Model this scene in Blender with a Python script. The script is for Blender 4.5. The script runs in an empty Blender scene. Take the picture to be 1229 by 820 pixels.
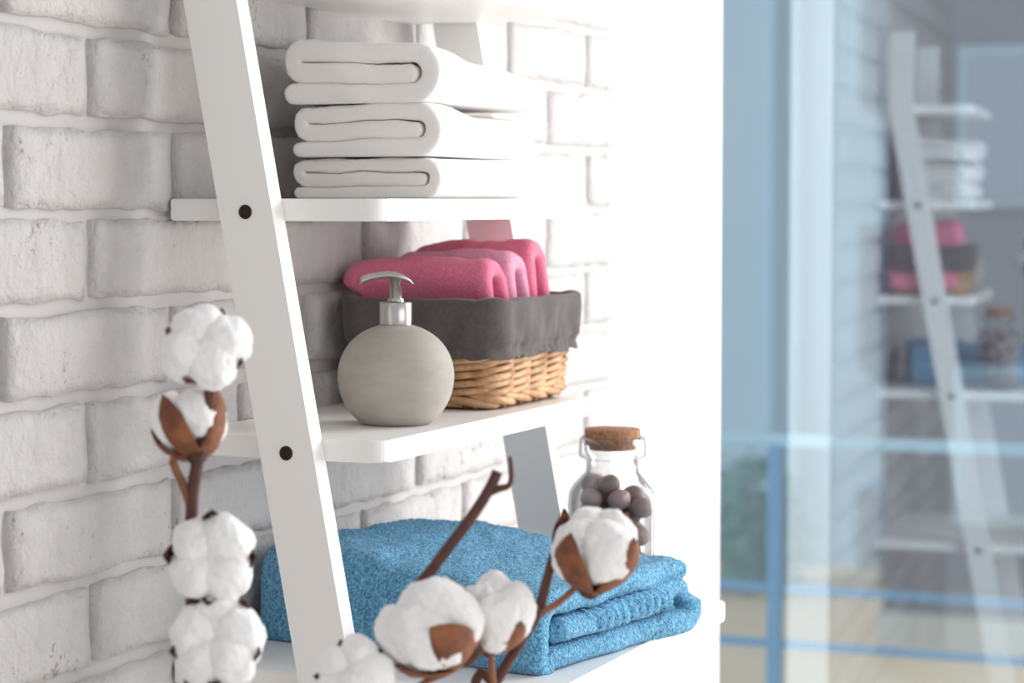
import bpy, bmesh, math, random
from mathutils import Vector, Matrix, noise
random.seed(7)
C = bpy.context.scene.collection
sc = bpy.context.scene
PI = math.pi

# ------------------------------------------------------------------ camera
TH = math.radians(22.7457); PITCH = math.radians(3.4336); FPX = 2800.0
CAM = Vector((0, -1.09, 1.35))
FH = Vector((math.cos(TH), math.sin(TH), 0)); RT = Vector((math.sin(TH), -math.cos(TH), 0))
FW = FH*math.cos(PITCH) - Vector((0, 0, 1))*math.sin(PITCH)
UP = FH*math.sin(PITCH) + Vector((0, 0, 1))*math.cos(PITCH)
cd = bpy.data.cameras.new('camera'); cam = bpy.data.objects.new('camera', cd); C.objects.link(cam)
cam.matrix_world = Matrix((RT, UP, -FW)).transposed().to_4x4()
cam.location = CAM
cd.sensor_width = 36.0; cd.lens = FPX/1229*36
cd.clip_start = 0.05; cd.clip_end = 200
cd.dof.use_dof = True; cd.dof.focus_distance = 2.04; cd.dof.aperture_fstop = 6.3
sc.camera = cam

# ------------------------------------------------------------------ world and light
w = bpy.data.worlds.new('overcast_sky'); sc.world = w; w.use_nodes = True
bg = w.node_tree.nodes['Background']
bg.inputs['Color'].default_value = (0.99, 0.985, 0.985, 1); bg.inputs['Strength'].default_value = 0.60
ld = bpy.data.lights.new('window_daylight', 'AREA'); ld.shape = 'RECTANGLE'; ld.size = 1.0; ld.size_y = 2.2
ld.energy = 58; ld.color = (1.0, 0.985, 0.97)
lo = bpy.data.objects.new('window_daylight', ld); C.objects.link(lo)
lo.location = (3.25, -1.55, 1.52)
lo.rotation_euler = (Vector((2.5, -0.1, 1.25)) - Vector(lo.location)).to_track_quat('-Z', 'Y').to_euler()

l2 = bpy.data.lights.new('frontal_fill', 'AREA'); l2.shape = 'RECTANGLE'; l2.size = 2.4; l2.size_y = 2.0  # added soft fill from behind the camera, lifts wall and cotton
l2.energy = 22; l2.color = (1.0, 0.99, 0.985)
o2 = bpy.data.objects.new('frontal_fill', l2); C.objects.link(o2); o2.location = (0.8, -3.2, 1.35)
o2.rotation_euler = (Vector((1.9, -0.1, 1.2)) - Vector(o2.location)).to_track_quat('-Z', 'Y').to_euler()
ls = bpy.data.lights.new('outdoor_fill_sun', 'SUN'); ls.energy = 1.1; ls.angle = math.radians(3); ls.color = (1, .97, .93)  # added sun from behind the wall, brightens yard and facades only
so = bpy.data.objects.new('outdoor_fill_sun', ls); C.objects.link(so); so.location = (-4, 5, 6)
so.rotation_euler = Vector((.52, -.63, -.57)).to_track_quat('-Z', 'Y').to_euler()

sc.view_settings.view_transform = 'Standard'; sc.view_settings.look = 'None'
sc.view_settings.exposure = 0.0; sc.view_settings.gamma = 1.0; sc.view_settings.use_curve_mapping = False

# ------------------------------------------------------------------ helpers
def at(px, py, d):
    """a point measured off the photograph at distance d along the view"""
    return CAM + (FW + RT*((px-614.5)/FPX) + UP*((410-py)/FPX))*d

def srgb(r, g, b):
    f = lambda c: (c/255/12.92) if c/255 <= .04045 else ((c/255+.055)/1.055)**2.4
    return (f(r), f(g), f(b), 1)

def N(nt, t, **kw):
    n = nt.nodes.new(t)
    for k, v in kw.items():
        if k in n.inputs: n.inputs[k].default_value = v
        else: setattr(n, k, v)
    return n

def mat(name, col, rough=.5, metal=0.0, var=None, vscale=8, bump=0, bscale=300, bdist=.002, detail=4,
        sheen=0.0, spec=.5, voro=False, sss=0.0, stretch=None, aniso=0.0):
    m = bpy.data.materials.new(name); m.use_nodes = True; nt = m.node_tree
    b = nt.nodes['Principled BSDF']
    b.inputs['Base Color'].default_value = col; b.inputs['Roughness'].default_value = rough
    b.inputs['Metallic'].default_value = metal; b.inputs['Specular IOR Level'].default_value = spec
    if sheen: b.inputs['Sheen Weight'].default_value = sheen; b.inputs['Sheen Roughness'].default_value = .5
    if sss:
        b.inputs['Subsurface Weight'].default_value = sss; b.inputs['Subsurface Radius'].default_value = (.01, .01, .01); b.inputs['Subsurface Scale'].default_value = .3
    if aniso: b.inputs['Anisotropic'].default_value = aniso
    tc = N(nt, 'ShaderNodeTexCoord'); src = tc.outputs['Object']
    if stretch:
        mp = N(nt, 'ShaderNodeMapping'); mp.inputs['Scale'].default_value = stretch
        nt.links.new(src, mp.inputs['Vector']); src = mp.outputs['Vector']
    if var is not None:
        nz = N(nt, 'ShaderNodeTexNoise', Scale=vscale, Detail=detail, Roughness=.6)
        nt.links.new(src, nz.inputs['Vector'])
        rp = N(nt, 'ShaderNodeValToRGB'); rp.color_ramp.elements[0].position = .35; rp.color_ramp.elements[1].position = .65
        rp.color_ramp.elements[0].color = col; rp.color_ramp.elements[1].color = var
        nt.links.new(nz.outputs['Fac'], rp.inputs['Fac']); nt.links.new(rp.outputs['Color'], b.inputs['Base Color'])
    if bump:
        if voro:
            n2 = N(nt, 'ShaderNodeTexVoronoi', Scale=bscale); o2 = n2.outputs['Distance']
        else:
            n2 = N(nt, 'ShaderNodeTexNoise', Scale=bscale, Detail=detail, Roughness=.6); o2 = n2.outputs['Fac']
        nt.links.new(src, n2.inputs['Vector'])
        bp = N(nt, 'ShaderNodeBump', Strength=bump, Distance=bdist)
        nt.links.new(o2, bp.inputs['Height']); nt.links.new(bp.outputs['Normal'], b.inputs['Normal'])
    return m

def mesh(name, v, f, smooth=True):
    me = bpy.data.meshes.new(name); me.from_pydata([tuple(p) for p in v], [], f); me.update()
    bm = bmesh.new(); bm.from_mesh(me); bmesh.ops.recalc_face_normals(bm, faces=bm.faces); bm.to_mesh(me); bm.free()
    if smooth: me.polygons.foreach_set('use_smooth', [True]*len(me.polygons))
    return me

def obj(name, me, m, parent=None, loc=None):
    o = bpy.data.objects.new(name, me); C.objects.link(o)
    if m is not None and me is not None and not me.materials: me.materials.append(m)
    if parent is not None:
        o.parent = parent
        o.matrix_parent_inverse = Matrix.Translation(-world_loc(parent))
    if loc is not None: o.location = loc
    return o

def world_loc(o):
    # every parent here is only translated; its parts are modelled in world metres
    return o.location.copy() if o.parent is None else Vector((0, 0, 0))

def tag(o, label, cat, group=None, kind=None):
    if label: o['label'] = label
    if cat: o['category'] = cat
    if group: o['group'] = group
    if kind: o['kind'] = kind
    return o

def empty(name, loc, label, cat, group=None):
    o = bpy.data.objects.new(name, None); C.objects.link(o); o.location = loc; o.empty_display_size = .05
    return tag(o, label, cat, group)

def bmesh_obj(name, bm, m, parent=None, smooth=False, auto=None):
    me = bpy.data.meshes.new(name); bmesh.ops.recalc_face_normals(bm, faces=bm.faces); bm.to_mesh(me); bm.free()
    if smooth: me.polygons.foreach_set('use_smooth', [True]*len(me.polygons))
    return obj(name, me, m, parent)

def box_bm(x0, x1, y0, y1, z0, z1, bev=0.0, seg=2):
    bm = bmesh.new(); bmesh.ops.create_cube(bm, size=1)
    for v in bm.verts:
        v.co = Vector((x0+(v.co.x+.5)*(x1-x0), y0+(v.co.y+.5)*(y1-y0), z0+(v.co.z+.5)*(z1-z0)))
    if bev: bmesh.ops.bevel(bm, geom=bm.edges[:], offset=bev, segments=seg, affect='EDGES', profile=.5)
    return bm

def box(name, x0, x1, y0, y1, z0, z1, m, parent=None, bev=0.0, seg=2):
    return bmesh_obj(name, box_bm(x0, x1, y0, y1, z0, z1, bev, seg), m, parent)

def prism_bm(poly, ax, a, b, bev=0.0, seg=2):
    """extrude a 2D outline along axis ax from a to b"""
    bm = bmesh.new(); lo_, hi_ = [], []
    for (p, q) in poly:
        for L, t in ((lo_, a), (hi_, b)):
            L.append(bm.verts.new({'x': (t, p, q), 'y': (p, t, q), 'z': (p, q, t)}[ax]))
    n = len(poly)
    f0 = bm.faces.new(lo_); f1 = bm.faces.new(hi_[::-1])
    for i in range(n): bm.faces.new((lo_[i], hi_[i], hi_[(i+1) % n], lo_[(i+1) % n]))
    if bev:
        ed = list(set(f0.edges[:]+f1.edges[:]))
        bmesh.ops.bevel(bm, geom=ed, offset=bev, segments=seg, affect='EDGES', profile=.5)
    return bm

def tube_data(path, radii, n=8, cap=True):
    v, f = [], []
    path = [Vector(p) for p in path]
    if not isinstance(radii, (list, tuple)): radii = [radii]*len(path)
    prev = None
    for i, p in enumerate(path):
        t = (path[min(i+1, len(path)-1)] - path[max(i-1, 0)]).normalized()
        if prev is None:
            a = Vector((0, 0, 1)) if abs(t.z) < .9 else Vector((1, 0, 0))
            u = t.cross(a).normalized()
        else:
            u = (prev - t*prev.dot(t)).normalized()
        prev = u; q = t.cross(u)
        for k in range(n):
            a = 2*PI*k/n; v.append(p + (u*math.cos(a)+q*math.sin(a))*radii[i])
    for i in range(len(path)-1):
        for k in range(n):
            f.append((i*n+k, i*n+(k+1) % n, (i+1)*n+(k+1) % n, (i+1)*n+k))
    if cap:
        f.append(tuple(range(n))); f.append(tuple(range((len(path)-1)*n, len(path)*n)))
    return v, f

def tube(name, path, radii, m, parent=None, n=8):
    return obj(name, mesh(name, *tube_data(path, radii, n)), m, parent)

def lathe(name, prof, m, parent=None, n=48, c=(0, 0, 0), closed=False):
    v, f = [], []; k = len(prof)
    for i in range(n):
        a = 2*PI*i/n
        for r, z in prof: v.append((c[0]+r*math.cos(a), c[1]+r*math.sin(a), c[2]+z))
    for i in range(n):
        for j in range(k if closed else k-1):
            j2 = (j+1) % k; i2 = (i+1) % n
            f.append((i*k+j, i2*k+j, i2*k+j2, i*k+j2))
    if not closed:
        if prof[0][0] > 1e-6: f.append(tuple(i*k for i in range(n)))
        if prof[-1][0] > 1e-6: f.append(tuple(i*k+k-1 for i in range(n)))
    me = mesh(name, v, f)
    bm = bmesh.new(); bm.from_mesh(me); bmesh.ops.remove_doubles(bm, verts=bm.verts, dist=1e-6)
    bmesh.ops.recalc_face_normals(bm, faces=bm.faces); bm.to_mesh(me); bm.free()
    return obj(name, me, m, parent)

def smooth_path(pts, step):
    """resample a Catmull-Rom curve through 2D/3D points"""
    P = [Vector(p) for p in pts]; P = [P[0]*2-P[1]] + P + [P[-1]*2-P[-2]]
    out = []
    for i in range(1, len(P)-2):
        a, b, c, d = P[i-1:i+3]; n = max(2, int((c-b).length/step))
        for k in range(n):
            t = k/n
            out.append(.5*((2*b) + (c-a)*t + (2*a-5*b+4*c-d)*t*t + (3*b-a-3*c+d)*t**3))
    out.append(P[-2]); return out

def fold_path(segs, step=.004):
    """('L',(x,z)) line points and ('A',(cx,cz),r,a0,a1) arcs joined to one centre line"""
    out = []
    def add(p):
        if out:
            d = (Vector(p)-out[-1]).length
            n = max(1, int(d/step)); a = out[-1].copy()
            for k in range(1, n+1): out.append(a.lerp(Vector(p), k/n))
        else: out.append(Vector(p))
    for s in segs:
        if s[0] == 'L': add(s[1])
        else:
            _, c, r, a0, a1 = s; n = max(6, int(abs(a1-a0)/12))
            for k in range(n+1):
                a = math.radians(a0+(a1-a0)*k/n); p = (c[0]+r*math.cos(a), c[1]+r*math.sin(a))
                if out and (Vector(p)-out[-1]).length < 1e-4: continue
                if k == 0: add(p)
                else: out.append(Vector(p))
    return out

def cloth(name, path, thick, length, warp, m, parent=None, rows=60, rnd=.008, rib=None, flat=.12):
    """a folded layer: centre line `path` (2D) with thickness, run along a third axis for `length`; both ends rounded"""
    n = len(path); tn = []
    for i in range(n):
        t = (path[min(i+1, n-1)]-path[max(i-1, 0)]).normalized(); tn.append(Vector((-t.y, t.x)))
    s = [0.0]
    for i in range(1, n): s.append(s[-1]+(path[i]-path[i-1]).length)
    def section(k):
        L, Rr = [], []
        for i in range(n):
            h = thick/2*k
            if rib: h *= rib(s[i], s[-1])
            L.append(path[i]+tn[i]*h); Rr.append(path[i]-tn[i]*h)
        out = list(L)
        def cap(i, sg):
            o = []
            t = Vector((tn[i].y, -tn[i].x))*sg; h = thick/2*k
            for q in range(1, 6):
                a = PI*q/6; o.append(path[i] + tn[i]*(h*math.cos(a)*sg) + t*(h*.95*math.sin(a)))
            return o
        out += cap(n-1, 1); out += Rr[::-1]; out += cap(0, -1)
        return out
    ts = []
    nr = 5
    for q in range(nr): ts.append((rnd*(1-math.cos(PI/2*q/nr)), max(flat, flat+(1-flat)*math.sin(PI/2*q/nr))))
    for q in range(rows+1): ts.append((rnd+(length-2*rnd)*q/rows, 1.0))
    for q in range(nr-1, -1, -1): ts.append((length-rnd*(1-math.cos(PI/2*q/nr)), max(flat, flat+(1-flat)*math.sin(PI/2*q/nr))))
    v, f = [], []; m0 = None
    for (t, k) in ts:
        sec = section(k); m0 = len(sec)
        for p in sec: v.append(warp(p.x, t, p.y))
    R_ = len(ts)
    for i in range(R_-1):
        for j in range(m0):
            f.append((i*m0+j, i*m0+(j+1) % m0, (i+1)*m0+(j+1) % m0, (i+1)*m0+j))
    for base in (0, (R_-1)*m0):
        # strip across the rounded end: left side i  <->  right side i
        li = list(range(n)); ri = [n+5+(n-1-i) for i in range(n)]
        for i in range(n-1): f.append((base+li[i], base+li[i+1], base+ri[i+1], base+ri[i]))
        c1 = [base+n-1]+[base+n+q for q in range(5)]+[base+ri[n-1]]; f.append(tuple(c1))
        c0 = [base+ri[0]]+[base+2*n+5+q for q in range(5)]+[base]; f.append(tuple(c0))
    return obj(name, mesh(name, v, f), m, parent)

def sm(a, b, x):
    t = min(1, max(0, (x-a)/(b-a))); return t*t*(3-2*t)

def nz(p, s, seed=0):
    return noise.noise(Vector(p)*s + Vector((seed*7.3, seed*3.1, seed*1.7)))

# ------------------------------------------------------------------ materials
M = {}
M['paint'] = mat('white_lacquer', srgb(243, 241, 239), .38, bump=.03, bscale=60)
M['brick'] = mat('whitewashed_brick', srgb(197, 194, 193), .8, var=srgb(190, 187, 186), vscale=30, bump=.9, bscale=30, bdist=.013, detail=9)
M['mortar'] = mat('whitewashed_mortar', srgb(189, 186, 185), .85, bump=.4, bscale=90, bdist=.003, detail=5)
M['plaster'] = mat('white_plaster', srgb(247, 246, 245), .7, bump=.05, bscale=40)
M['floor'] = mat('whitewashed_floor', srgb(232, 228, 222), .5, var=srgb(222, 216, 208), vscale=6, stretch=(1, 9, 1))
M['screw'] = mat('bronze_bolt', srgb(52, 42, 38), .45, metal=.6)
M['screw_dark'] = mat('bolt_socket', srgb(24, 20, 19), .6)
M['white_terry'] = mat('white_terry', srgb(242, 239, 237), .95, sheen=.25, spec=.1, bump=.45, bscale=650, bdist=.002)
M['blue_terry'] = mat('blue_terry', srgb(62, 138, 186), .95, var=srgb(136, 210, 248), vscale=330, sheen=.3, spec=.1, bump=1.0, bscale=380, bdist=.006, detail=2)
M['pink_terry'] = mat('pink_terry', srgb(226, 112, 146), .95, var=srgb(242, 140, 172), vscale=500, sheen=.3, spec=.1, bump=.6, bscale=520, bdist=.003)
M['lilac_terry'] = mat('lilac_pink_terry', srgb(222, 146, 176), .95, var=srgb(238, 176, 200), vscale=500, sheen=.3, spec=.1, bump=.6, bscale=520, bdist=.003)
M['rose_terry'] = mat('rose_terry', srgb(226, 112, 144), .95, var=srgb(240, 142, 168), vscale=500, sheen=.3, spec=.1, bump=.6, bscale=520, bdist=.003)
M['stone'] = mat('pale_stone_ceramic', srgb(167, 161, 153), .8, var=srgb(177, 171, 164), vscale=30, bump=.12, bscale=260, bdist=.001, spec=.25, stretch=(1, 1, 2.5))
M['steel'] = mat('brushed_steel', srgb(196, 194, 192), .26, metal=1.0)
M['wicker'] = mat('willow_wicker', srgb(212, 174, 132), .45, var=srgb(164, 118, 78), vscale=45, bump=.2, bscale=300, spec=.45)
M['liner'] = mat('grey_linen', srgb(96, 89, 87), .8, var=srgb(86, 80, 79), vscale=240, bump=.3, bscale=900, bdist=.001, sheen=.2, spec=.15)
M['cork'] = mat('cork', srgb(178, 132, 98), .85, var=srgb(134, 92, 66), vscale=260, bump=.5, bscale=280, bdist=.002)
M['pebble'] = mat('grey_brown_pebble', srgb(146, 126, 120), .5, var=srgb(112, 95, 91), vscale=60, bump=.3, bscale=150)
M['pebble_dark'] = mat('dark_brown_seed_husk', srgb(112, 86, 76), .65, var=srgb(80, 60, 52), vscale=120, bump=.8, bscale=260, bdist=.004)
M['pebble_light'] = mat('pale_mauve_pebble', srgb(176, 156, 152), .45, var=srgb(146, 126, 124), vscale=50, bump=.25, bscale=150)
M['cotton'] = mat('raw_cotton', srgb(247, 246, 246), .95, bump=.5, bscale=120, bdist=.004, detail=6, sheen=.5, spec=.05, sss=.15)
M['bract'] = mat('dry_brown_bract', srgb(150, 92, 58), .7, var=srgb(104, 62, 42), vscale=70, bump=.3, bscale=160)
M['bract_dark'] = mat('dark_bract_tip', srgb(92, 56, 40), .75, var=srgb(66, 42, 32), vscale=90)
M['stem'] = mat('reddish_brown_stem', srgb(96, 56, 44), .65, var=srgb(72, 44, 38), vscale=40, bump=.3, bscale=120)
M['twig'] = mat('tan_twig', srgb(150, 100, 70), .7, var=srgb(122, 78, 54), vscale=60)
M['vase'] = mat('grey_ceramic', srgb(150, 148, 145), .5)
M['rail_blue'] = mat('blue_grey_metal', srgb(96, 150, 190), .45)
M['rail_pale'] = mat('pale_metal', srgb(186, 214, 226), .4)
M['facade'] = mat('pale_blue_facade', srgb(200, 226, 250), .8, var=srgb(212, 234, 252), vscale=.25, detail=2)
M['facade_dark'] = mat('grey_blue_panel', srgb(164, 188, 204), .7)
M['facade_glass'] = mat('dark_window_glass', srgb(150, 158, 182), .5)
M['sand'] = mat('sandy_paving', srgb(252, 216, 172), .9, var=srgb(246, 202, 154), vscale=.4)
M['leaf'] = mat('grey_green_leaf', srgb(98, 148, 140), .8, var=srgb(120, 164, 150), vscale=3)
M['concrete'] = mat('pale_concrete', srgb(200, 200, 198), .8)

def pits(m, dark):
    # scattered small pits and cracks in the whitewash
    nt = m.node_tree; b = nt.nodes['Principled BSDF']; src = b.inputs['Base Color'].links[0].from_socket
    geo = N(nt, 'ShaderNodeNewGeometry')
    n1 = N(nt, 'ShaderNodeTexNoise', Scale=120, Detail=3, Roughness=.7); n2 = N(nt, 'ShaderNodeTexNoise', Scale=9, Detail=2)
    nt.links.new(geo.outputs['Position'], n1.inputs['Vector']); nt.links.new(geo.outputs['Position'], n2.inputs['Vector'])
    mu = N(nt, 'ShaderNodeMath', operation='MULTIPLY'); nt.links.new(n1.outputs['Fac'], mu.inputs[0]); nt.links.new(n2.outputs['Fac'], mu.inputs[1])
    rp_ = N(nt, 'ShaderNodeValToRGB'); rp_.color_ramp.elements[0].position = .375; rp_.color_ramp.elements[1].position = .43
    nt.links.new(mu.outputs[0], rp_.inputs[0])
    mx = N(nt, 'ShaderNodeMix', data_type='RGBA'); nt.links.new(rp_.outputs['Color'], mx.inputs[0])
    nt.links.new(src, mx.inputs[6]); mx.inputs[7].default_value = dark; nt.links.new(mx.outputs[2], b.inputs['Base Color'])
pits(M['brick'], srgb(150, 143, 139))

def glass_mat(name, fac, tint):
    m = bpy.data.materials.new(name); m.use_nodes = True; nt = m.node_tree; nt.nodes.clear()
    o = N(nt, 'ShaderNodeOutputMaterial'); mx = N(nt, 'ShaderNodeMixShader', Fac=fac)
    t = N(nt, 'ShaderNodeBsdfTransparent', Color=tint); g = N(nt, 'ShaderNodeBsdfGlossy', Roughness=.015, Color=(.84, .94, 1, 1))
    nt.links.new(t.outputs[0], mx.inputs[1]); nt.links.new(g.outputs[0], mx.inputs[2]); nt.links.new(mx.outputs[0], o.inputs[0])
    return m
M['pane'] = glass_mat('window_glass', .19, (.87, .955, 1.0, 1))

def jar_glass():
    m = bpy.data.materials.new('clear_jar_glass'); m.use_nodes = True; nt = m.node_tree; nt.nodes.clear()
    o = N(nt, 'ShaderNodeOutputMaterial'); mx = N(nt, 'ShaderNodeMixShader')
    lw = N(nt, 'ShaderNodeLayerWeight', Blend=.5)
    t = N(nt, 'ShaderNodeBsdfTransparent'); cr = N(nt, 'ShaderNodeValToRGB'); cr.color_ramp.elements[0].color = (.97, .97, .97, 1); cr.color_ramp.elements[0].position = .45; cr.color_ramp.elements[1].color = (.30, .31, .32, 1)
    nt.links.new(lw.outputs['Facing'], cr.inputs[0]); nt.links.new(cr.outputs[0], t.inputs[0]); g = N(nt, 'ShaderNodeBsdfGlossy', Roughness=.02)
    pw = N(nt, 'ShaderNodeMath', operation='MULTIPLY'); pw.inputs[1].default_value = .30
    nt.links.new(lw.outputs['Facing'], pw.inputs[0]); nt.links.new(pw.outputs[0], mx.inputs[0]); nt.links.new(t.outputs[0], mx.inputs[1]); nt.links.new(g.outputs[0], mx.inputs[2]); nt.links.new(mx.outputs[0], o.inputs[0])
    return m
M['jar'] = jar_glass()

# ------------------------------------------------------------------ the room
X_BRICK_END, X_WALL_END, X_GLASS = 2.955, 3.444, 3.684
wall = box('wall_back', .6, X_BRICK_END-.004, .0035, .26, 0, 2.6, M['mortar']); tag(wall, 'whitewashed brick wall behind the ladder shelf', 'wall', kind='structure')
pier = box('wall_right', X_BRICK_END-.004, X_WALL_END, .004, .26, 0, 2.6, M['plaster'], bev=.004); tag(pier, 'smooth white wall end beside the glass', 'wall', kind='structure')
fl = box('floor', -.8, X_GLASS+.06, -3.2, .26, -.06, 0, M['floor']); tag(fl, 'pale wooden floor below the ladder shelf', 'floor', kind='structure')

# bricks: twelve rough faces shared by all
PITCH_Z, PITCH_X = .0774, .259
def brick_mesh(seed, L, H=.0655):
    rnd = random.Random(seed); nx, nzv = max(4, int(L/.0135)), 6
    v, f = [], []
    wob = lambda t, e: .0042*noise.noise(Vector((t*34, e*9.1, seed*3.7)))
    for j in range(nzv+1):
        for i in range(nx+1):
            u = i/nx; q = j/nzv
            x = (u-.5)*L; z = (q-.5)*H
            e = min(u*L, (1-u)*L, q*H, (1-q)*H)
            if i in (0, nx): x += wob(z, i)
            if j in (0, nzv): z += wob(x, j+50)
            d = -.0052 - .0020*nz((x, z, 0), 24, seed) - .0014*nz((x, z, 3), 60, seed)
            if e < 1e-6: d = -.0022 - .0012*nz((x, z, 5), 40, seed)
            v.append((x, d, z))
    nv = len(v); border = []
    border += [i for i in range(nx+1)] + [j*(nx+1)+nx for j in range(1, nzv+1)]
    border += [nzv*(nx+1)+i for i in range(nx-1, -1, -1)] + [j*(nx+1) for j in range(nzv-1, 0, -1)]
    for j in range(nzv):
        for i in range(nx):
            a = j*(nx+1)+i; f.append((a, a+1, a+nx+2, a+nx+1))
    for b_ in border: v.append((v[b_][0]*1.012, .0045, v[b_][2]*1.035))
    nb = len(border)
    for k in range(nb):
        f.append((border[k], border[(k+1) % nb], nv+(k+1) % nb, nv+k))
    return mesh('brick', v, f)
VAR = [brick_mesh(s, PITCH_X-.0125) for s in range(12)]
rb = random.Random(3)
for r in range(-8, 17):
    zc = 1.494 - PITCH_Z*(r+.5)
    if zc < .25: continue
    x0 = 1.674 if r % 2 == 0 else 1.811
    x0 += rb.uniform(-.004, .004)
    k = -4
    while True:
        a = x0+PITCH_X*k; b = a+PITCH_X; k += 1
        if b < .95: continue
        if a > X_BRICK_END-.03: break
        if b > X_BRICK_END-.004:
            L = X_BRICK_END-.004-a-.0125+rb.uniform(-.006, .004)
            o = obj('brick', brick_mesh(50+r, L), M['brick'], wall); o.location = (a+.006+L/2, 0, zc)
        else:
            o = obj('brick', rb.choice(VAR), M['brick'], wall); o.location = ((a+b)/2+rb.uniform(-.0015, .0015), rb.uniform(-.0015, .0015), zc+rb.uniform(-.0012, .0012))
            if rb.random() < .5: o.rotation_euler = (0, PI, 0)
            o.rotation_euler.y += math.radians(rb.uniform(-.3, .3))

# glass front of the room
win = empty('window_1', (X_GLASS, 0, 0), 'tall glass front beyond the white wall end', 'window'); win['kind'] = 'structure'
box('pane', X_GLASS, X_GLASS+.008, -.75, .62, .04, 2.56, M['pane'], win)
box('pane', X_GLASS, X_GLASS+.008, -3.1, -.81, .04, 2.56, M['pane'], win)
box('window_frame', X_GLASS-.025, X_GLASS+.035, -3.16, .66, 2.56, 2.62, M['paint'], win, .003)
box('window_frame', X_GLASS-.025, X_GLASS+.035, -3.16, .66, 0, .04, M['paint'], win, .003)
box('window_frame', X_GLASS-.025, X_GLASS+.035, -.81, -.75, .04, 2.56, M['paint'], win, .003)
box('window_frame', X_GLASS-.025, X_GLASS+.035, -3.16, -3.10, .04, 2.56, M['paint'], win, .003)
box('window_frame', X_GLASS-.025, X_GLASS+.035, .62, .66, .04, 2.56, M['paint'], win, .003)

win.rotation_euler = (0, 0, math.radians(3.3))

# ------------------------------------------------------------------ ladder shelf
SX0, SX1 = 1.8035, 2.310
lad = empty('ladder_shelf', (2.05, -.15, 0), 'white ladder shelf leaning against the brick wall', 'shelf')
def rail_front(z):
    if z <= 1.53: return -.0839-.185*(1.524-z)
    u = min(z-1.53, .04); return -.0828 + .185*u - .185*u*u/.08
def rail(x0, x1):
    zs = [0, .5, 1.0, 1.4, 1.5, 1.53, 1.545, 1.56, 1.575, 1.59, 1.605, 1.62, 1.72]
    poly = [(rail_front(z), z) for z in zs] + [(rail_front(z)+.0525, z) for z in reversed(zs)]
    return bmesh_obj('rail', prism_bm(poly, 'x', x0, x1, .0022, 2), M['paint'], lad)
rl = rail(SX0-.021, SX0-.0003); rr = rail(SX1+.0003, SX1+.021)
def shelf(z1, th, yf):
    r = .014; poly = [(SX1, -.004), (SX0, -.004)]
    for k in range(7): a = PI+PI/2*k/6; poly.append((SX0+r+r*math.cos(a), yf+r+r*math.sin(a)))
    for k in range(7): a = 1.5*PI+PI/2*k/6; poly.append((SX1-r+r*math.cos(a), yf+r+r*math.sin(a)))
    return bmesh_obj('shelf_board', prism_bm(poly, 'z', z1-th, z1, .0025, 3), M['paint'], lad)
Z_TOP, Z_UP, Z_MID, Z_LOW = 1.561, 1.3525, 1.1435, .9355
for z1, yf in ((Z_TOP, -.205), (Z_UP, -.2115), (Z_MID, -.2135), (Z_LOW, -.366), (.60, -.39), (.27, -.41)): shelf(z1, .0195, yf)
for z1 in (Z_UP, Z_MID, Z_LOW, .60, .27):
    zc = z1-.0115; yc = rail_front(zc)+.0262
    for rl_, xo, sg in ((rl, SX0-.021, -1), (rr, SX1+.021, 1)):
        prof = [(0, .0004), (.0034, .0004), (.0038, .0012), (.0056, .0014), (.0063, .0008), (.0064, -.001), (0, -.001)]
        v, f = [], []; n = 24; k = len(prof)
        for i in range(n):
            a = 2*PI*i/n
            for r, h in prof: v.append((xo+sg*h, yc+r*math.cos(a), zc+r*math.sin(a)))
        for i in range(n):
            for j in range(k-1): f.append((i*k+j, ((i+1) % n)*k+j, ((i+1) % n)*k+j+1, i*k+j+1))
        s = obj('screw', mesh('screw', v, f, False), M['screw'], rl_); s.matrix_parent_inverse = Matrix.Identity(4)

# ------------------------------------------------------------------ white towels
def white_towel(z0, t, xl, xr, yb, yf, seed, label, sag, bulge=0.0):
    L = yb-yf; P = L-t*.5
    segs = [('L', (P-t*1.14, t*1.5-.0010)), ('L', (P*.5, t*1.5)), ('L', (t*1.1, t*1.48)),
            ('A', (t*1.1, t*2.0), t*.52, 270, 90), ('L', (P*.5, t*2.52)), ('L', (P-t*1.0, t*2.5)),
            ('A', (P-t*1.0, t*1.5), t*1.0, 90, -90), ('L', (P*.5, t*.5)), ('L', (t*.5, t*.5))]
    path = fold_path(segs, .003)
    def warp(p, tt, z):
        x = xl+tt
        y = yb-p; fr = p/L
        dy = .0035*nz((x, y, z), 9, seed) + .0015*nz((x, y, z), 30, seed)
        dz = .0034*nz((x, y, 0), 9, seed+3) + .0018*nz((x*.5, y*3.5, z*30), 10, seed) + .0006*nz((x, y, z), 260, seed)
        u = tt/(xr-xl)
        hz = z/(3*t)
        dz = dz*min(1, hz*2.5) + sag(u, fr, hz)
        y -= bulge*math.sin(PI*min(1, u*1.0))*fr
        # right corner rounds off towards the back
        y += .018*sm(.84, 1.0, u)*fr
        return (x + .003*nz((y*20, z*40, 0), 1, seed), y+dy, z0+max(0.0003, z+dz))
    o = cloth('folded_towel', path, t*1.0, xr-xl, warp, M['white_terry'], rows=80, rnd=.0045, flat=.5)
    tag(o, label, 'towel', 'white towels stacked on the upper shelf'); return o
TB = .0128; TM = .0162; TT = .0178
white_towel(Z_UP, TB, 1.955, 2.205, -.046, -.1985, 1, 'folded white terry towel lying directly on the shelf board, bottom of the white stack', lambda u, f, h: 0.0)
sag_m = lambda u, f, h: h*(-.0095*sm(.12, .5, u)*f)
white_towel(Z_UP+TB*3+.0004, TM, 1.945, 2.212, -.050, -.203, 2, 'folded white terry towel sandwiched in the middle of the white stack', sag_m)
sag_t = lambda u, f, h: -.0140*sm(.12, .5, u)*f - .009*h*sm(.5, 1.0, u)*f + .006*h*(1-f)
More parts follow.
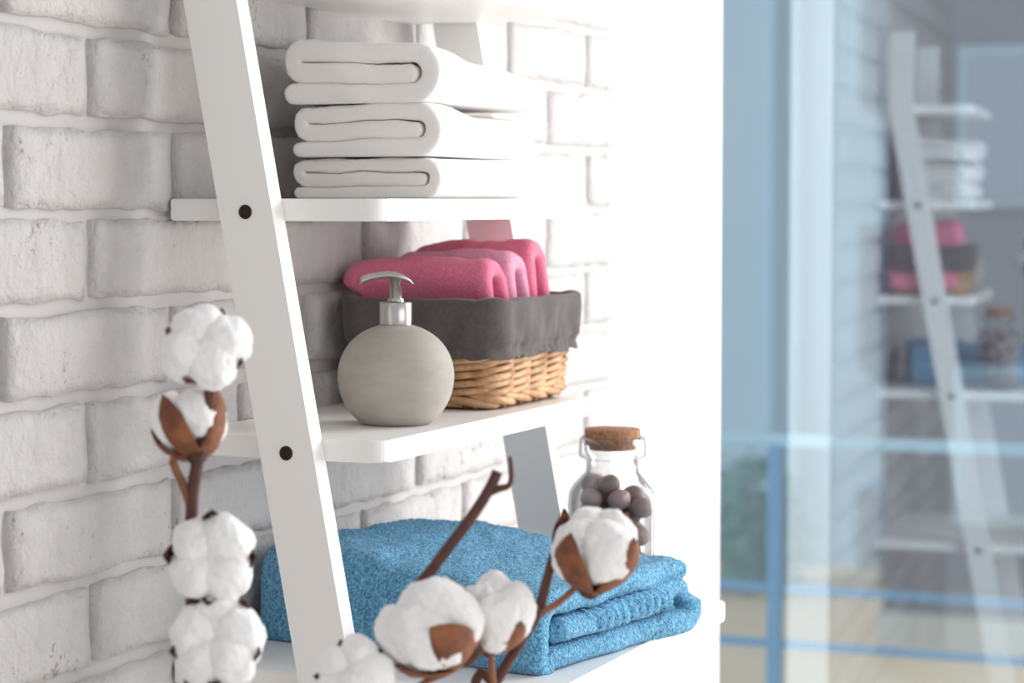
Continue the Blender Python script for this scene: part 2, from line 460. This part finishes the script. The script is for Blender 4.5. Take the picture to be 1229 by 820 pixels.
white_towel(Z_UP+TB*3+TM*3+.0008, TT, 1.938, 2.238, -.044, -.206, 5, 'folded white terry towel on top of the white stack, with a plump rounded front fold', sag_t)

# ------------------------------------------------------------------ soap dispenser
DX, DY = 1.9525, -.1545
disp = empty('soap_dispenser', (DX, DY, Z_MID), 'round pale grey stone soap dispenser with a steel pump', 'dispenser')
prof = []
RB, HB = .0542, .0935
for k in range(0, 29):
    a = -PI/2 + PI*k/28
    r = RB*math.cos(a)**.92 if math.cos(a) > 1e-6 else 0; z = .0453+(.0482 if a > 0 else .0541)*math.sin(a)
    if z < .0006: continue
    prof.append((max(r, 0), z))
prof = [(0, 0), (.0300, 0)] + [p for p in prof if p[0] > .002]
prof = [p for p in prof if not (p[1] > HB*.9 and p[0] < .0158)] + [(.0157, HB*.985), (0, HB*.985)]
lathe('body', prof, M['stone'], disp, 64, (DX, DY, Z_MID))
zb = Z_MID+HB*.975
lathe('collar', [(0, 0), (.0148, 0), (.0152, .0008), (.0152, .0212), (.0144, .0222), (0, .0222)], M['steel'], disp, 48, (DX, DY, zb))
lathe('pump_stem', [(0, 0), (.0078, 0), (.0078, .003), (.0056, .0038), (.0054, .026), (0, .026)], M['steel'], disp, 32, (DX, DY, zb+.0222))
# pump head: thin curved lever, nozzle towards the left
hp = Vector((DX, DY, zb+.0222+.0195)); hd = (-RT*.985 - FH*.17).normalized(); hs = Vector((-hd.y, hd.x, 0))
v, f = [], []
st = [(-.0165, -.0035, .0040, .0012), (-.0135, .0000, .0085, .0018), (-.007, .0035, .0112, .0026), (0, .0056, .0118, .0034), (.008, .0062, .0105, .0034), (.017, .0052, .0084, .0034), (.025, .0034, .0066, .0036), (.030, .0018, .0060, .0038), (.033, .0005, .0052, .0034)]
for (u, z, wd, h) in st:
    for k in range(12):
        a = 2*PI*k/12; v.append(hp+hd*u+hs*(wd*math.cos(a))+Vector((0, 0, z+h*math.sin(a))))
for i in range(len(st)-1):
    for k in range(12): f.append((i*12+k, i*12+(k+1) % 12, (i+1)*12+(k+1) % 12, (i+1)*12+k))
f.append(tuple(range(12))); f.append(tuple(range(len(v)-12, len(v))))
obj('pump_head', mesh('pump_head', v, f), M['steel'], disp)

# ------------------------------------------------------------------ wicker basket
BX, BY = 2.203, -.113
bas = empty('wicker_basket', (BX, BY, Z_MID), 'small woven wicker basket with a grey fabric liner', 'basket')
def rrect(s, a, b, r):
    """point and outward normal on a rounded rectangle, s in 0..1 from the front left corner along the front"""
    segs = []
    per = 4*(a-r)+4*(b-r)+2*PI*r; d = (s % 1)*per
    seq = [((-a+r, -b), (1, 0), 2*(a-r), (0, -1)), ('c', (a-r, -b+r), -90), ((a, -b+r), (0, 1), 2*(b-r), (1, 0)), ('c', (a-r, b-r), 0),
           ((a-r, b), (-1, 0), 2*(a-r), (0, 1)), ('c', (-a+r, b-r), 90), ((-a, b-r), (0, -1), 2*(b-r), (-1, 0)), ('c', (-a+r, -b+r), 180)]
    for q in seq:
        if q[0] == 'c':
            ln = PI/2*r
            if d <= ln:
                an = math.radians(q[2])+d/r; n_ = (math.cos(an), math.sin(an)); return Vector((q[1][0]+r*n_[0], q[1][1]+r*n_[1])), Vector(n_)
        else:
            ln = q[2]
            if d <= ln: return Vector((q[0][0]+q[1][0]*d, q[0][1]+q[1][1]*d)), Vector(q[3])
        d -= ln
    return Vector((-a+r, -b)), Vector((0, -1))
BH = .105
def half(z):
    t = z/BH; return .0925+.0135*t, .0705+.0095*t
def bpt(s, z, off):
    a, b = half(z); p, n_ = rrect(s, a, b, .016); p = p+n_*off
    return Vector((BX+p.x, BY+p.y, Z_MID+z))
NS = 15
box('base', BX-.088, BX+.088, BY-.066, BY+.066, Z_MID+.001, Z_MID+.007, M['wicker'], bas, .002)
for k in range(NS):
    s = (k+.35)/NS
    tube('stake', [bpt(s, z, 0) for z in (.002, .03, .06, .098)], .0024, M['wicker'], bas, 6)
rw = random.Random(11)
for row in range(6):
    for k in range(NS):
        s0 = (k+.35)/NS; z0 = .0145+row*.0078+rw.uniform(-.0006, .0006)
        pts = []; rad = []; rwid = rw.uniform(.85, 1.12)
        for q in range(9):
            t = q/8*2 - .28 + .0
            s = s0 + (t)/NS
            off = -.0040 + .0090*math.sin(PI*min(1, max(0, (q/8)))) 
            pts.append(bpt(s, z0+.0085*q/8, off)); rad.append(.0039*rwid*(1-.45*abs(q/4-1)**2))
        tube('wicker_strand', pts, rad, M['wicker'], bas, 6)
for k in range(NS):
    s0 = (k+.1)/NS; pts, rad = [], []
    for q in range(9):
        s = s0 + 1.9*q/8/NS
        pts.append(bpt(s, .0150-.0105*q/8, -.001+.0068*math.sin(PI*q/8))); rad.append(.0044*(1-.3*abs(q/4-1)**2))
    tube('border_strand', pts, rad, M['wicker'], bas, 6)
# fabric liner: folded over the rim, gathered at the hem
v, f = [], []; NL = 260
prof = []   # (z, offset, kind)
hem, rimz = .0525, .1075
for q in range(15):
    t = q/14; prof.append((hem+(rimz-hem)*t, .0118+.0022*math.sin(PI*t) + (.0022 if q == 0 else 0) - (.0022 if q in (2, 3) else 0), 1-t))
prof += [(rimz+.0022, .009, 0), (rimz+.003, .004, 0), (rimz+.0022, -.0005, 0), (rimz-.004, -.003, 0), (.08, -.0045, 0), (.05, -.0055, 0), (.012, -.008, 0)]
kk = len(prof)
for i in range(NL):
    s = i/NL
    for j, (z, off, g) in enumerate(prof):
        a, b = half(z); p, n_ = rrect(s, a, b, .017)
        gat = 0; dz = 0
        if j < 15:
            gat = (g**1.8)*.0042*(math.sin(s*2*PI*27+4*math.sin(s*2*PI*5+1)) * max(0, nz((p.x, p.y, 0), 30, 4)+.12))
            gat += .0062*nz((p.x*1.1, p.y*1.1, z*.9), 30, 2)*(.35+.65*math.sin(PI*(1-g))) + .003*nz((p.x, p.y, z*.6), 75, 6)*g
            dz = (g**2)*(.0045*nz((p.x, p.y, 0), 26, 9)+.0012*math.sin(s*2*PI*31))
        else: dz = .0016*nz((p.x, p.y, 0), 30, 5)
        if j >= 9 and j <= 17:
            c_ = abs(n_.x*n_.y)*2; dz += .003*c_
        q = p+n_*(off+gat); v.append((BX+q.x, BY+q.y, Z_MID+z+dz))
for i in range(NL):
    for j in range(kk-1):
        f.append((i*kk+j, ((i+1) % NL)*kk+j, ((i+1) % NL)*kk+j+1, i*kk+j+1))
ln_ = obj('liner', mesh('liner', v, f), M['liner'], bas)
ln_['label'] = 'grey-brown gathered fabric liner folded over the rim'

# ------------------------------------------------------------------ pink towels in the basket
def pink(xc, ztop, wd, lean, yf, yb, m, seed, label, t=.020, over=0.0):
    h = ztop-(Z_MID+.016); r = (wd-t)/2
    z_c = h-t/2-r
    segs = [('L', (-r, .012)), ('L', (-r, z_c*.5)), ('A', (0, z_c), r, 180, 20), ('L', (r*.98+.001, z_c-.010)), ('L', (r+.006, z_c*.55)), ('L', (r+.009, .010))]
    path = fold_path(segs, .003)
    def warp(u, tt, z):
        y = yf+tt
        x = xc + u + lean*(z-h)
        hz = z/h
        dz = .006*nz((u*.6, y, 0), 16, seed)*hz - .010*sm(.0, 1, (tt/(yb-yf)))*hz*0 + .0022*nz((x, y, z), 60, seed)*hz
        dx = .003*nz((0, y, z), 20, seed+1)
        end = sm(.78, 1, tt/(yb-yf)); dz -= (.016-.008*over)*end*end*hz
        y += .017*sm(1.253, 1.268, Z_MID+.016+z+dz)*sm(.72, 1, tt/(yb-yf))*over
        return (x+dx, y, Z_MID+.016+z+dz)
    o = cloth('folded_towel', path, t, yb-yf, warp, m, rows=60, rnd=.011)
    tag(o, label, 'towel', 'pink towels in the wicker basket')
pink(2.138, 1.2945, .058, -.34, -.176, -.030, M['pink_terry'], 1, 'deep pink folded towel in the basket, the one right behind the pump', over=1.0)
pink(2.193, 1.3005, .052, -.30, -.176, -.036, M['lilac_terry'], 2, 'lilac pink folded towel in the basket, between the two stronger pinks')
pink(2.247, 1.3085, .052, -.26, -.176, -.028, M['rose_terry'], 3, 'rose pink folded towel in the basket, the rear and tallest one')

# ------------------------------------------------------------------ blue towel
ya = math.radians(9.5); BU = Vector((math.cos(ya), -math.sin(ya), 0)); BV = Vector((math.sin(ya), math.cos(ya), 0))
BO = Vector((1.861, -.338, Z_LOW))
t = .0232; W = .284
segs = [('L', (.036, .0345)), ('L', (.10, .0345)), ('L', (.18, .0350)), ('L', (W-.045, .0385)), ('L', (W-.028, .0405)),
        ('A', (W-.024, .0255), .0150, 90, -90), ('L', (W-.04, .0108)), ('L', (.15, .0108)), ('L', (.028, .0108)),
        ('A', (.028, .0175), .0175, 250, 180), ('L', (.0105, .034)), ('A', (.0290, .040), .0185, 180, 90), ('L', (.10, .0575)), ('L', (.2, .0572)), ('L', (W-.035, .0565)), ('L', (W-.022, .0560))]
bpath = [Vector((p.x, p.y*1.07)) for p in fold_path(segs, .0016)]
def rib(s, tot):
    if s < .036: return .92
    if s < .041: return .78
    if .055 < s < .190: return .90 + .20*abs(math.sin((s-.055)/.0150*PI))
    return 1.0
def bwarp(u, tt, z):
    d = tt/.325
    hz = z/.068
    h = 1 + .26*sm(.12, .8, d) - .05*sm(.85, 1, d)
    dip = -.005*math.exp(-((u-.10)/.06)**2)*math.exp(-((d-.62)/.2)**2)*hz
    uu = .14 + (u-.14)*(1-.08*d)
    z2 = z*h + dip + .0032*nz((u, tt, 0), 14, 6)*hz + .0028*nz((u, tt*1.5, z*1.5), 34, 8)*min(1, hz*2)
    uu += .006*nz((0, tt, z), 12, 3)
    fr = .007*nz((u*1.0, 0, z*2.0), 16, 2)*(1-d)           # uneven layer ends in front
    if z < .030: fr -= .012*sm(.15, .28, u)*(1-d)
    if u > .03:
        mid_ = sm(.024, .030, z)*(1-sm(.046, .052, z))*(1-sm(.225, .250, u))*(1-d)
        fr -= .006*mid_
        if .085 < u: fr -= .0042*abs(math.sin((u-.085)/.0150*PI))*mid_
    rough = .0013*nz((u, tt, z), 300, 1)+.0007*nz((u, tt, z), 620, 2)
    p = BO + BU*(uu+rough) + BV*(tt+fr)
    return (p.x, p.y, Z_LOW + .0004 + max(0, z2+rough))
bt = cloth('folded_bath_towel', bpath, t, .325, bwarp, M['blue_terry'], rows=190, rnd=.010, rib=rib)
tag(bt, 'large folded blue terry bath towel with a ribbed border', 'towel')

# ------------------------------------------------------------------ glass jar with pebbles
JX, JY, JZ = 2.2440, -.2614, Z_LOW+.0003
jar = empty('glass_jar', (JX, JY, JZ), 'clear square glass jar with a cork lid behind the blue towel', 'jar')
def sq(an, r, k):
    """rounded square radius: k=0 circle, k=1 square-ish"""
    e = 2+k*5; c, s_ = abs(math.cos(an)), abs(math.sin(an))
    return r/((c**e+s_**e)**(1/e))
JH = .181
outer = [(.0, .0, 1), (.036, .0, 1), (.0395, .002, 1), (.0412, .006, 1), (.0415, .05, 1), (.0415, .103, 1), (.0405, .113, .9), (.037, .122, .6), (.0315, .130, .3), (.0275, .136, .05), (.0268, .141, 0), (.0268, .149, 0), (.030, .1505, 0), (.0340, .1525, 0), (.0348, .1555, 0), (.0345, .166, 0), (.0335, .1715, 0), (.0318, .1730, 0), (.0303, .1725, 0)]
inner = [(.0296, .170, 0), (.0292, .158, 0), (.0246, .150, 0), (.0245, .141, 0), (.0255, .135, .05), (.0295, .128, .3), (.0348, .120, .6), (.0380, .112, .9), (.0388, .103, 1), (.0388, .05, 1), (.0385, .009, 1), (.036, .006, 1), (0, .006, 1)]
prof = outer+inner; nn = 64; v, f = [], []
JA = math.radians(32)
for i in range(nn):
    a = 2*PI*i/nn
    for r, z, k in prof:
        rr_ = sq(a, r, k) if r > 0 else 0
        v.append((JX+rr_*math.cos(a+JA), JY+rr_*math.sin(a+JA), JZ+z))
k = len(prof)
for i in range(nn):
    for j in range(k-1): f.append((i*k+j, ((i+1) % nn)*k+j, ((i+1) % nn)*k+j+1, i*k+j+1))
me = mesh('glass_body', v, f); bm = bmesh.new(); bm.from_mesh(me); bmesh.ops.remove_doubles(bm, verts=bm.verts, dist=1e-6); bmesh.ops.recalc_face_normals(bm, faces=bm.faces); bm.to_mesh(me); bm.free()
obj('glass_body', me, M['jar'], jar)
lathe('cork', [(0, 0), (.0235, 0), (.0242, .001), (.0243, .0035), (.0282, .0052), (.0288, .012), (.0288, .0205), (.028, .0215), (0, .0215)], M['cork'], jar, 40, (JX, JY, JZ+.1598))
rp = random.Random(5)
def pebble_mesh(seed, sx, sy, sz):
    bm = bmesh.new(); bmesh.ops.create_icosphere(bm, subdivisions=3, radius=1)
    for vv in bm.verts:
        d = 1+.14*nz(vv.co, 1.3, seed); vv.co = Vector((vv.co.x*sx, vv.co.y*sy, vv.co.z*sz))*d
    me = bpy.data.meshes.new('pebble'); bm.to_mesh(me); bm.free(); me.polygons.foreach_set('use_smooth', [True]*len(me.polygons)); return me
pts = []
tries = 0
lev = .0185; miss = 0
placed = []
while lev < .132 and tries < 40000:
    tries += 1
    R_ = rp.uniform(.0125, .0165)
    lim = .0395 if lev < .107 else (.036 if lev < .116 else (.031 if lev < .123 else .024))
    lim = max(.002, lim-R_); x, y = rp.uniform(-lim, lim), rp.uniform(-lim, lim)
    z = lev
    ok = all((x-q[0])**2+(y-q[1])**2+(z-q[2])**2 > ((R_+q[3])*.84)**2 for q in placed)
    if ok: placed.append((x, y, z, R_)); miss = 0
    else:
        miss += 1
        if miss > 120: lev += .0010; miss = 0
pm = {}
for i, (x, y, z, R_) in enumerate(placed):
    kind = rp.choices(['pebble', 'pebble_dark', 'pebble_light'], [5, 3, 3])[0]
    key = (kind, rp.randrange(3))
    if key not in pm:
        me = pebble_mesh(len(pm), 1.0, rp.uniform(.82, .95), rp.uniform(.74, .88)); me.materials.append(M[kind]); pm[key] = me
    o = bpy.data.objects.new('pebble', pm[key]); C.objects.link(o)
    o.location = (JX+x*math.cos(JA)-y*math.sin(JA), JY+x*math.sin(JA)+y*math.cos(JA), JZ+z); o.scale = (R_,)*3
    o.rotation_euler = (rp.uniform(-.5, .5), rp.uniform(-.5, .5), rp.uniform(0, 6.28))
    lab = {'pebble': 'smooth grey-brown pebble inside the corked glass jar', 'pebble_dark': 'dark rough seed husk inside the corked glass jar', 'pebble_light': 'pale mauve-grey pebble inside the corked glass jar'}[kind]
    tag(o, lab, 'pebble', {'pebble': 'grey-brown pebbles in the jar', 'pebble_dark': 'dark husks in the jar', 'pebble_light': 'pale pebbles in the jar'}[kind])

# ------------------------------------------------------------------ cotton branches
def frame(axis):
    z = axis.normalized(); a = Vector((0, 0, 1)) if abs(z.z) < .9 else Vector((1, 0, 0))
    x = a.cross(z).normalized(); y = z.cross(x); return x, y, z
def lobe_data(c, x, y, z, rx, ry, rz, seed):
    bm = bmesh.new(); bmesh.ops.create_icosphere(bm, subdivisions=5, radius=1)
    vs = []
    for vv in bm.verts:
        d = 1+.15*nz(vv.co, 1.4, seed)+.05*nz(vv.co, 4.0, seed)+.022*nz(vv.co, 10, seed)+.022*nz(vv.co, 26, seed)
        q = vv.co*d; vs.append(c+x*(q.x*rx)+y*(q.y*ry)+z*(q.z*rz))
    fs = [tuple(v_.index for v_ in ff.verts) for ff in bm.faces]; bm.free(); return vs, fs
def petal(c, x, y, z, ang, length, width, curl, seed, r0=.004, spread=.017, thick=.0011):
    """dry husk segment: starts at the calyx, bellies out and ends in a bent tip"""
    rad = x*math.cos(ang)+y*math.sin(ang); tan = z.cross(rad); v, f = [], []
    nu, nv_ = 9, 6
    for side in (1, -1):
        for i in range(nu+1):
            t = i/nu
            r = r0+spread*math.sin(min(1, t*1.15)*PI/2)**.62+curl*t*t*t
            h = length*t
            wdt = width*math.sin(PI*min(1, .18+.82*t))**.8*(1 if t < .97 else .25)
            for j in range(nv_+1):
                u = j/nv_*2-1
                p = c + z*h + rad*(r - .30*wdt*u*u) + tan*(wdt*u) + rad*(.0012*nz((t*3, u*2, seed), 2.2, seed))
                v.append(p+rad*(thick*.5*side))
    n1 = (nu+1)*(nv_+1)
    for s in (0, 1):
        for i in range(nu):
            for j in range(nv_):
                a = s*n1+i*(nv_+1)+j; q = (a, a+1, a+nv_+2, a+nv_+1); f.append(q if s == 0 else q[::-1])
    edge = [i*(nv_+1) for i in range(nu+1)]+[nu*(nv_+1)+j for j in range(1, nv_+1)]+[i*(nv_+1)+nv_ for i in range(nu-1, -1, -1)]+[j for j in range(nv_-1, 0, -1)]
    for q in range(len(edge)):
        a, b = edge[q], edge[(q+1) % len(edge)]; f.append((a, b, n1+b, n1+a))
    return v, f
def boll(branch, c, axis, size, seed, nl=4, rot=0.0, husk=1.0, husk_len=.036, spread=.019, curl=.004, lobe=1.0, tall=1.0, petals=None, mtip='bract', poff=.5, low=.0175):
    """boll: one fluffy mesh of lobes, with husk segments as its own pieces"""
    x, y, z = frame(axis); s = size/.056; rs = random.Random(seed)
    vs, fs = [], []
    for k in range(nl):
        a = rot+2*PI*k/nl; q = c + (x*math.cos(a)+y*math.sin(a))*(.0120*s*rs.uniform(.9, 1.12)) + z*(.004*s*tall+rs.uniform(-.003, .003))
        ra = x*math.cos(a)+y*math.sin(a); ta = z.cross(ra)
        v_, f_ = lobe_data(q, ra, ta, z, (.0172*s*lobe*rs.uniform(.92, 1.08)), .0172*s*lobe*rs.uniform(.92, 1.1), .0200*s*lobe*tall, seed*5+k)
        b0 = len(vs); vs += v_; fs += [tuple(i+b0 for i in ff) for ff in f_]
    b = obj('boll', mesh('boll', vs, fs), M['cotton'], branch); b['label'] = 'fluffy white cotton boll'
    if husk:
        base = c - z*(low*s)
        for k in (range(nl) if petals is None else petals):
            a = rot+2*PI*(k+poff)/nl
            v_, f_ = petal(base, x, y, z, a, husk_len*s, .0098*s*husk, curl*s, seed+k, spread=spread*s)
            p = obj('husk', mesh('husk', v_, f_), M[mtip], b); p.matrix_parent_inverse = Matrix.Translation(-world_loc(branch)) if False else p.matrix_parent_inverse
        v_, f_ = lobe_data(base+z*.001, x, y, z, .0075*s, .0075*s, .0055*s, seed+40)
        obj('calyx', mesh('calyx', v_, f_), M['bract_dark'], b)
    return b
def stem_path(pts): return smooth_path(pts, .006)
def stem(branch, pts, r0, r1, m, seed, name='stem'):
    P = stem_path(pts); n = len(P); rad = []
    for i in range(n):
        t = i/(n-1); rad.append((r0+(r1-r0)*t)*(1+.10*noise.noise(Vector((i*.35, seed, 0)))))
    return tube(name, P, rad, m, branch, 8)

VX = at(425, 820, 1.60); VASE = Vector((VX.x, VX.y, 0))
def root(dx, dy, z=.08): return Vector((VASE.x+dx, VASE.y+dy, z))
TO_CAM = -FH
# branch on the left
d = 1.60
A = empty('cotton_branch', root(-.03, .02), 'cotton branch with four open bolls in front of the left rail', 'cotton branch', 'cotton branches')
pa = [root(-.03, .02), root(-.04, .05, .5), at(236, 905, d), at(233, 800, d), at(230, 700, d), at(230, 620, d), at(233, 580, d), at(243, 525, d), at(253, 470, d), at(254, 450, d+.008)]
stem(A, pa, .0062, .0044, M['stem'], 1)
stem(A, [at(231, 615, d), at(219, 580, d), at(208, 556, d), at(212, 540, d+.01)], .0034, .0026, M['twig'], 2, 'twig')
def ax(r, u, c): return (RT*r+Vector((0, 0, 1))*u+TO_CAM*c)
boll(A, at(246, 421, d), ax(.12, .35, 1), .060, 11, 4, .35, husk_len=.030, lobe=1.03, petals=[0, 1, 2, 3])
boll(A, at(228, 512, d+.012), ax(-.25, .75, -.45), .053, 12, 4, .2, husk=1.0, husk_len=.044, spread=.0275, curl=-.003, poff=.3, low=.0262)
boll(A, at(254, 668, d-.005), ax(.06, .12, 1), .062, 13, 4, .75, husk_len=.033, spread=.021, lobe=.98, mtip='bract_dark')
boll(A, at(263, 771, d-.008), ax(.0, .35, 1), .066, 14, 5, .3, husk_len=.034, spread=.020, lobe=.95, mtip='bract_dark')
stem(A, [at(231, 700, d), at(240, 690, d+.012), at(252, 676, d+.014)], .0028, .0024, M['twig'], 3, 'twig')
stem(A, [at(234, 850, d), at(247, 815, d+.012), at(261, 785, d+.012)], .0030, .0026, M['twig'], 4, 'twig')
# branch in the middle, forked bare tip
d = 1.60
B = empty('cotton_branch', root(0, 0), 'cotton branch with a bare forked tip in front of the blue towel', 'cotton branch', 'cotton branches')
pb = [root(0, 0), root(.005, .0, .5), at(448, 900, d), at(464, 812, d), at(476, 765, d), at(489, 722, d), at(512, 692, d), at(540, 655, d), at(572, 612, d), at(590, 582, d), at(597, 566, d)]
stem(B, pb, .0060, .0040, M['stem'], 5)
stem(B, [at(589, 590, d), at(601, 586, d), at(611, 583, d), at(614, 570, d), at(612, 548, d)], .0030, .0013, M['stem'], 6, 'twig')
stem(B, [at(452, 880, d), at(500, 826, d-.01), at(540, 806, d-.014), at(559, 790, d-.014), at(560, 775, d-.012)], .0024, .0022, M['twig'], 7, 'twig')
boll(B, at(521, 757, d-.012), ax(-.66, .50, .12), .066, 15, 4, 1.15, husk=1.35, husk_len=.036, spread=.0275, curl=-.002, lobe=1.02, tall=1.15, poff=.3, low=.0262)
boll(B, at(425, 815, d-.02), ax(-.1, .55, .9), .052, 17, 5, .1, husk_len=.030, mtip='bract_dark')
stem(B, [at(440, 930, d), at(432, 870, d-.008), at(427, 832, d-.010)], .0026, .0024, M['twig'], 8, 'twig')
# branch on the right
d = 1.64
Cc = empty('cotton_branch', root(.03, -.02), 'cotton branch with a large half-closed brown husk before the glass jar', 'cotton branch', 'cotton branches')
pc = [root(.03, -.02), root(.045, -.03, .5), at(560, 890, d), at(596, 818, d), at(622, 775, d), at(645, 737, d), at(658, 690, d), at(668, 655, d), at(673, 628, d)]
stem(Cc, pc, .0052, .0036, M['stem'], 9)
stem(Cc, [at(645, 738, d), at(668, 725, d-.006), at(688, 708, d-.010), at(697, 696, d-.008)], .0026, .0022, M['twig'], 10, 'twig')
boll(Cc, at(714, 664, d-.014), ax(.10, .85, .22), .062, 18, 4, .9, husk=1.4, husk_len=.047, spread=.0285, curl=-.004, lobe=.96, tall=1.12, poff=.25, low=.0262)
stem(Cc, [at(575, 870, d), at(591, 830, d-.01), at(590, 800, d-.015), at(588, 775, d-.015)], .0024, .0022, M['twig'], 11, 'twig')
boll(Cc, at(592, 742, d-.02), ax(.15, .80, .25), .054, 19, 4, .55, husk=1.35, husk_len=.038, spread=.0255, curl=-.002, lobe=1.02, tall=1.12, poff=.4, low=.0262)
vase = lathe('floor_vase', [(0, 0), (.07, 0), (.085, .01), (.105, .15), (.10, .33), (.075, .45), (.07, .50), (.076, .515), (.070, .512), (.064, .50), (.069, .45), (.093, .33), (.098, .15), (.078, .02), (0, .015)], M['vase'], None, 48)
vase.location = VASE; tag(vase, 'grey ceramic floor vase holding the cotton branches', 'vase')

# ------------------------------------------------------------------ outside the glass
gr = box('ground', 4.0, 60, -40, 40, -3.3, -3.0, M['sand']); tag(gr, 'sandy paved yard seen through the glass', 'ground', kind='structure')
bal = box('balcony_slab', X_GLASS+.06, 5.7, -4, 2.0, -.25, -.02, M['concrete']); tag(bal, 'balcony slab outside the glass', 'balcony', kind='structure')
rg = empty('balcony_railing', (5.45, -.4, -.02), 'blue-grey metal balcony railing outside the glass', 'railing')
RX = 5.45
def zat(px, py, x):   # height of the sight line where it meets the plane x
    r = FW + RT*((px-614.5)/FPX)+UP*((410-py)/FPX); return CAM + r*((x-CAM.x)/r.x)
hz_ = zat(870, 526, RX).z
box('handrail', RX-.02, RX+.03, -4, 2, hz_-.014, hz_+.014, M['rail_pale'], rg, .006)
for py in (702, 768):
    z_ = zat(875, py, RX).z; box('crossbar', RX-.012, RX+.012, -4, 2, z_-.010, z_+.010, M['rail_blue'], rg, .003)
p0 = zat(931, 600, RX).y
for k in range(-4, 3):
    y_ = p0+.86*k
    box('post', RX-.02, RX+.02, y_-.016, y_+.016, -.02, hz_-.012, M['rail_blue'], rg, .003)
FXB = 27.0
bld = empty('building', (FXB, 0, -3), 'pale blue building across the yard, seen through the glass', 'building')
box('facade', FXB, FXB+6, -30, 30, -3.0, 16, M['facade'], bld)
yl, yr_ = zat(952, 400, FXB).y, zat(938, 400, FXB).y
box('pilaster', FXB-.25, FXB+.02, yl-.15, yr_+.05, -3.0, 16, M['facade_dark'], bld)
for fl_ in range(-1, 3):
    for k in range(-7, 8):
        y_ = yl - 1.55 - k*2.6
        if abs(y_-yl) < 1.2: continue
        wz = -.9+fl_*3.1+.3
        fr_ = box('window', FXB-.12, FXB+.02, y_-.75, y_+.75, wz, wz+1.7, M['facade_dark'], bld, .01)
        g_ = box('glazing', FXB-.14, FXB-.10, y_-.66, y_+.66, wz+.09, wz+1.61, M['facade_glass'], fr_)
mv = mat('mauve_render', srgb(112, 104, 116), .8, var=srgb(98, 92, 106), vscale=.3)
nb_y = zat(1062, 400, 22).y
hb = empty('house', (22, nb_y-6, -3), 'mauve grey house filling the right side of the view through the glass', 'building')
box('facade', 22, 26, nb_y-14, nb_y, -3.0, 15, mv, hb)
box('plinth', 21.9, 22.02, nb_y-14, nb_y+.02, -3.0, -2.6, M['concrete'], hb)
for fl_ in range(3):
    for k in range(5):
        y_ = nb_y-1.3-k*2.4; wz = -1.7+fl_*3.0
        fr_ = box('window', 21.9, 22.02, y_-.6, y_+.6, wz, wz+1.5, M['facade_dark'], hb, .01)
        box('glazing', 21.87, 21.92, y_-.52, y_+.52, wz+.08, wz+1.42, M['facade_glass'], fr_)
def bush(px, py, x, rx, rz, label):
    p = zat(px, py, x); o = empty('shrub', (p.x, p.y, -3), label, 'shrub')
    tube('trunk', [(p.x, p.y, -3), (p.x+.03, p.y, -2.6), (p.x, p.y+.03, p.z)], [.08, .06, .04], M['stem'], o, 6)
    rs = random.Random(px); v, f = [], []
    for k in range(420):
        u = Vector((rs.gauss(0, 1), rs.gauss(0, 1), rs.gauss(0, 1))).normalized()*(rs.random()**.4)
        c = Vector((p.x+u.x*rx, p.y+u.y*rx, p.z+u.z*rz)); a = Vector((rs.gauss(0, 1), rs.gauss(0, 1), rs.gauss(0, 1))).normalized(); b_ = a.cross(u+Vector((.01, .02, .1))).normalized()
        i = len(v); v += [c-a*.16, c+b_*.07, c+a*.16, c-b_*.07]; f.append((i, i+1, i+2, i+3))
    l = obj('foliage', mesh('foliage', v, f, False), M['leaf'], o); l['kind'] = 'stuff'
bush(893, 640, 25.0, .75, .95, 'grey-green shrub in the yard, left of the railing post')
